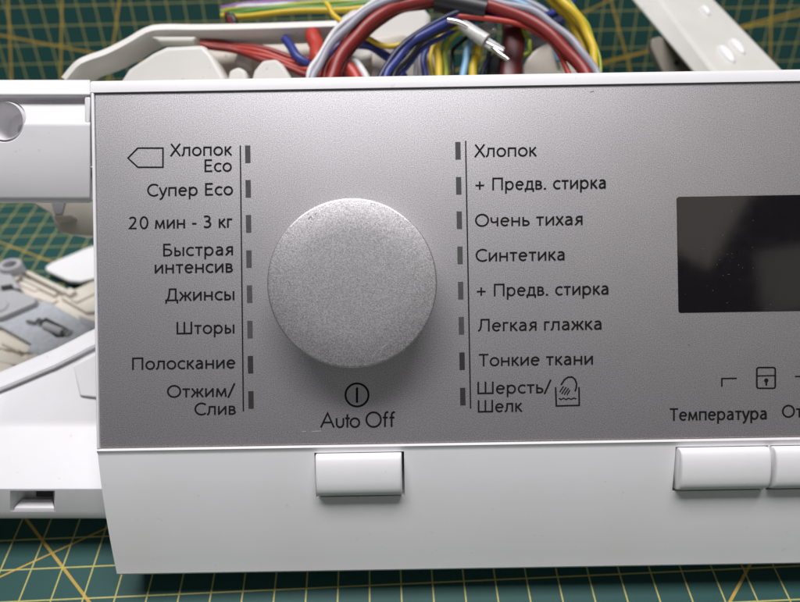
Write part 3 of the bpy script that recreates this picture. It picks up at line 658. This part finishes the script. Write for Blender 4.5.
fl = thing('flat_cable', 'bright red cable lying inside the white carrier', 'cable', base=wbase(260, 70, 23))
for k, m_ in enumerate(('red', 'brightred', 'brightred', 'red')):
    wire_part(fl, [(200, 42.5+k*.8, 22.9), (232, 44+k*2, 23), (262, 49+k*3.4, 22.8), (292, 57+k*4.2, 22.6), (318, 62+k*5, 22.4), (345, 70+k*6, 22)], .12, m_, 'red strand')
wire_part(fl, [(312, 34, 22.9), (316, 44, 22.6), (318, 56, 22.3), (326, 76, 22)], .30, 'brightred', 'thick bright red strand')
wire_part(fl, [(326, 70, 21.9), (340, 64, 21.8), (352, 72, 21.6), (362, 92, 21.4)], .24, 'brightred', 'thick bright red strand')
bw = thing('blue_wire', 'blue wire curving in front of the white carrier end', 'wire', base=wbase(370, 60, 22.6))
wire_part(bw, [(285, 40, 22.9), (300, 58, 22.4), (318, 66, 22.6), (336, 48, 22.6), (352, 43.5, 22.6), (374, 48, 22.6), (392, 60, 22.5), (404, 78, 22.4), (410, 110, 22.2)], .17, 'blue', 'blue strand')
ww = thing('white_wire', 'small white wire loop beside the grey arch', 'wire', base=wbase(352, 75, 21.9))
wire_part(ww, [(336, 84, 22), (340, 66, 21.9), (350, 60, 21.8), (360, 66, 21.7), (368, 84, 21.6)], .14, 'whitewire', 'white strand')
wire_part(ww, [(342, 90, 22.1), (346, 73, 22), (353, 68, 21.9), (361, 76, 21.8), (364, 92, 21.7)], .1, 'grey', 'grey strand')
tw = thing('thin_yellow_wire', 'thin yellow wire crossing the white carrier end', 'wire', base=wbase(370, 40, 22.6))
wire_part(tw, [(326, 4, 23), (334, 14, 22.8), (346, 27, 22.5), (362, 36, 22.3), (384, 45, 22.2), (402, 45, 22.2), (418, 36, 22.4)], .1, 'yellow', 'yellow strand')
gy = thing('earth_cable', 'green and yellow cable with dark clip crossing at the top left', 'cable', base=wbase(230, 30, 24.5))
for k, (m_, o_) in enumerate((('limegreen', 0), ('green', 3.4), ('yellow', 6.4), ('violet', -4.2), ('whitewire', -1.8))):
    wire_part(gy, [(222, 12+o_*.7, 25), (242, 9+o_, 24.8), (300, 5+o_, 24.5), (360, 1+o_, 24.3), (420, -5+o_, 24.2), (480, -16+o_, 24)], .13 if k < 3 else .11, m_, m_.replace('limegreen', 'yellow green').replace('whitewire', 'white')+' strand')
wire_part(gy, [(228, 14, 24.3), (230, 22, 23.9), (238, 31, 23.5), (252, 38, 23.2)], .13, 'maroon', 'dark red strand')
poly_prism([(223, 14), (233, 11), (238, 20), (236, 28), (228, 27)], 24.0, .6).build('cable_clip', M['black'], gy, bevel=.12, seg=3, label='black clip')

# ------------------------------------------------------------------ white strut at the top right
st = thing('plastic_strut', 'long white plastic bar lying diagonally behind the panel at right', 'bar', base=W(L(735, 110, 23)))
A = [L(689, 70, 24.7), L(714, 70, 23.8), L(783.5, 70, 24.3)]; B = [L(631, 0, 28.0), L(660, 0, 27.0), L(715.5, 0, 27.6)]
A.append(A[0]+A[2]-A[1]); B.append(B[0]+B[2]-B[1])
b = MB(); b.loft([[a_+(b2-a_)*t for a_, b2 in zip(A, B)] for t in (-.6, 0, .5, 1, 1.9)]); strut = b.build('bar', M['ivory'], st, bevel=.12, seg=3)
def on_strut(t, s, lift=0):
    p = A[1]+(B[1]-A[1])*t; q = A[2]+(B[2]-A[2])*t; nrm = (B[1]-A[1]).cross(A[2]-A[1]).normalized()
    if nrm.z < 0: nrm = -nrm
    return p+(q-p)*s+nrm*lift, (B[1]-A[1]).normalized(), (q-p).normalized(), nrm
for t, s, la, wa in ((.20, .36, .66, .24), (.30, .62, .60, .21), (.82, .62, .40, .15)):
    c, ta, sa, nn_ = on_strut(t, s, 0); b = MB(); rings = []
    for f_, h in ((1, -.05), (.97, .05), (.8, .13), (.45, .18), (.05, .2)):
        rings.append([c+ta*la*f_*math.cos(2*math.pi*k/24)+sa*wa*f_*math.sin(2*math.pi*k/24)+nn_*h for k in range(24)])
    b.loft(rings); b.build('raised_rib', M['white'], st, smooth=60)
M['dull'] = mat('dull_beige_plastic', (.21, .19, .155), .5)
pts = [(651, 46), (652, 38), (660, 36), (676, 42), (700, 70), (700, 90), (672, 90), (660, 66)]
tab = poly_prism(pts, 26.2, .4).build('tab', M['dull'], st, bevel=.06)
c = L(677, 62.5, 26.15); b = MB(); b.loft([[c+Vector((.11*math.cos(k*.5236), .11*math.sin(k*.5236), z)) for k in range(12)] for z in (0, -.1)]); b.build('tab_hole_shade', M['dark'], tab)  # dark disc on the tab, painted as the shade in its hole

# ------------------------------------------------------------------ door lock and white plate seen through the drawer opening
UPL = PMi.to_3x3() @ Vector((0, 0, 1))
def hprism(pts, ztop, h):
    b = MB(); b.prism([H(x, y, ztop) for x, y in pts], h, -UPL); return b
dl = thing('door_lock', 'cream and grey door lock mechanism lying inside the drawer opening', 'door lock', base=W(H(40, 320, 0)))
lk = hprism([(-60, 266), (20, 273), (64, 294), (92, 281), (125, 278), (125, 330), (100, 345), (60, 364), (20, 382), (-60, 382)], .9, .9).build('lock_body', M['cream'], dl, bevel=.06)
def rail(pts, z, h, m='cream', bev=.05): return hprism(pts, z, h).build('lock_rail', M[m], lk, bevel=bev)
rail([(23, 271.5), (27, 269.5), (67, 288.5), (63, 292)], 1.3, .5); rail([(17, 277), (20, 275), (57, 292), (54, 295)], 1.12, .4)
rail([(63, 291), (70, 287), (76, 290), (69, 295)], 1.4, .6); rail([(60, 297), (93, 282.5), (122, 280), (122, 308), (86, 312)], 1.12, .4)
rail([(70, 299), (92, 289), (98, 291), (76, 302)], 1.25, .4); rail([(78, 314.5), (98, 322), (98, 332), (80, 322)], 1.25, .5, 'greyp')
rail([(40, 293.5), (58, 299), (52, 303), (36, 298)], 1.05, .3); rail([(8, 279), (16, 276.5), (40, 288), (34, 291)], 1.0, .3)
zp = hprism([(33, 303), (46, 300), (92, 327), (88, 336), (53, 361), (27, 351), (31, 343.5), (0, 326), (-30, 322), (-30, 312)], 1.2, .2).build('cover_plate', M['zinc'], dl, bevel=.03, label='mottled grey metal cover plate')
hprism([(37, 322), (46, 317.5), (73, 331), (64, 337), (56, 337.5)], 1.215, .05).build('roller_slot_shade', M['dark'], zp)  # dark sheet on the plate, painted as the shade around the roller
for a_, b_2, r_, m_ in (((45, 325.5), (63, 332.5), .17, 'greyp'), ((38.5, 321), (43, 323.5), .15, 'steel'), ((65, 331.5), (69, 333.5), .15, 'steel'), ((27, 321.5), (35, 323), .07, 'steel')):
    b = MB(); b.tube([H(a_[0], a_[1], 1.3), H(b_2[0], b_2[1], 1.3)], r_, 14); b.build('roller', M[m_], zp, smooth=50)
lv = hprism([(-60, 287), (0, 290), (13, 289), (36, 297), (35, 302), (0, 317), (-60, 317)], 1.5, .3).build('lever', M['greyp'], dl, bevel=.07, seg=3, label='grey plastic lever')
ec = H(0, 307, 1.5); U1 = H(8, 307, 1.5)-ec; U2 = UPL.cross(U1).normalized()*U1.length
b = MB(); b.loft([[ec+(U1*math.cos(2*math.pi*k/24)+U2*math.sin(2*math.pi*k/24))*r_+UPL*h for k in range(24)] for r_, h in ((1, -.1), (1, .05), (.9, .08), (.05, .08))]); b.build('boss', M['greyp'], lv, smooth=40)
ec = H(9.5, 264, 1.8); U1 = (H(21, 264, 1.8)-ec); U2 = UPL.cross(U1).normalized()*U1.length*.8
b = MB(); b.loft([[ec+(U1*math.cos(2*math.pi*k/32)+U2*math.sin(2*math.pi*k/32))*r_+UPL*h for k in range(32)] for r_, h in ((1, -.45), (1, -.06), (.94, 0), (.6, 0), (.55, -.05), (.55, -.45), (1, -.45))], caps=False)
b.build('eyelet', M['greyp'], dl, smooth=40, label='grey ring on the lever')
hprism([(-30, 268), (-2, 266), (10, 272), (20, 287), (-30, 292)], 1.55, .5).build('lever_arm', M['greyp'], dl, bevel=.1, seg=3)
hprism([(0, 286), (12, 284), (14, 288), (2, 290)], 1.57, .1).build('lever_gap_shade', M['dark'], dl)  # dark sheet on the lever arm, painted as shade below the eyelet
for pts, z in (([(-20, 332), (0, 331), (31, 346), (27, 352), (-20, 345)], 1.1), ([(-20, 352), (2, 349), (30, 361), (24, 366), (-20, 358)], 1.15), ([(-20, 362), (4, 360), (18, 368), (8, 373), (-20, 372)], 1.1), ([(26, 356), (38, 352), (46, 358), (32, 365)], 1.2), ([(2, 341), (20, 349), (18, 351), (0, 343)], 1.25)):
    rail(pts, z, .4)
sm = thing('small_plate', 'small flat white plastic plate on the mat behind the lock', 'plastic plate', base=W(H(70, 265, 0)))
hprism([(46, 270), (45, 266.5), (52, 262), (88, 247), (96, 245), (118, 250), (118, 262), (97, 277), (80, 281), (68, 280)], .55, .25).build('plate', M['white'], sm, bevel=.07, seg=3)
hprism([(60, 266), (90, 256), (100, 262), (75, 272)], .32, .32).build('plate_foot', M['white'], sm)
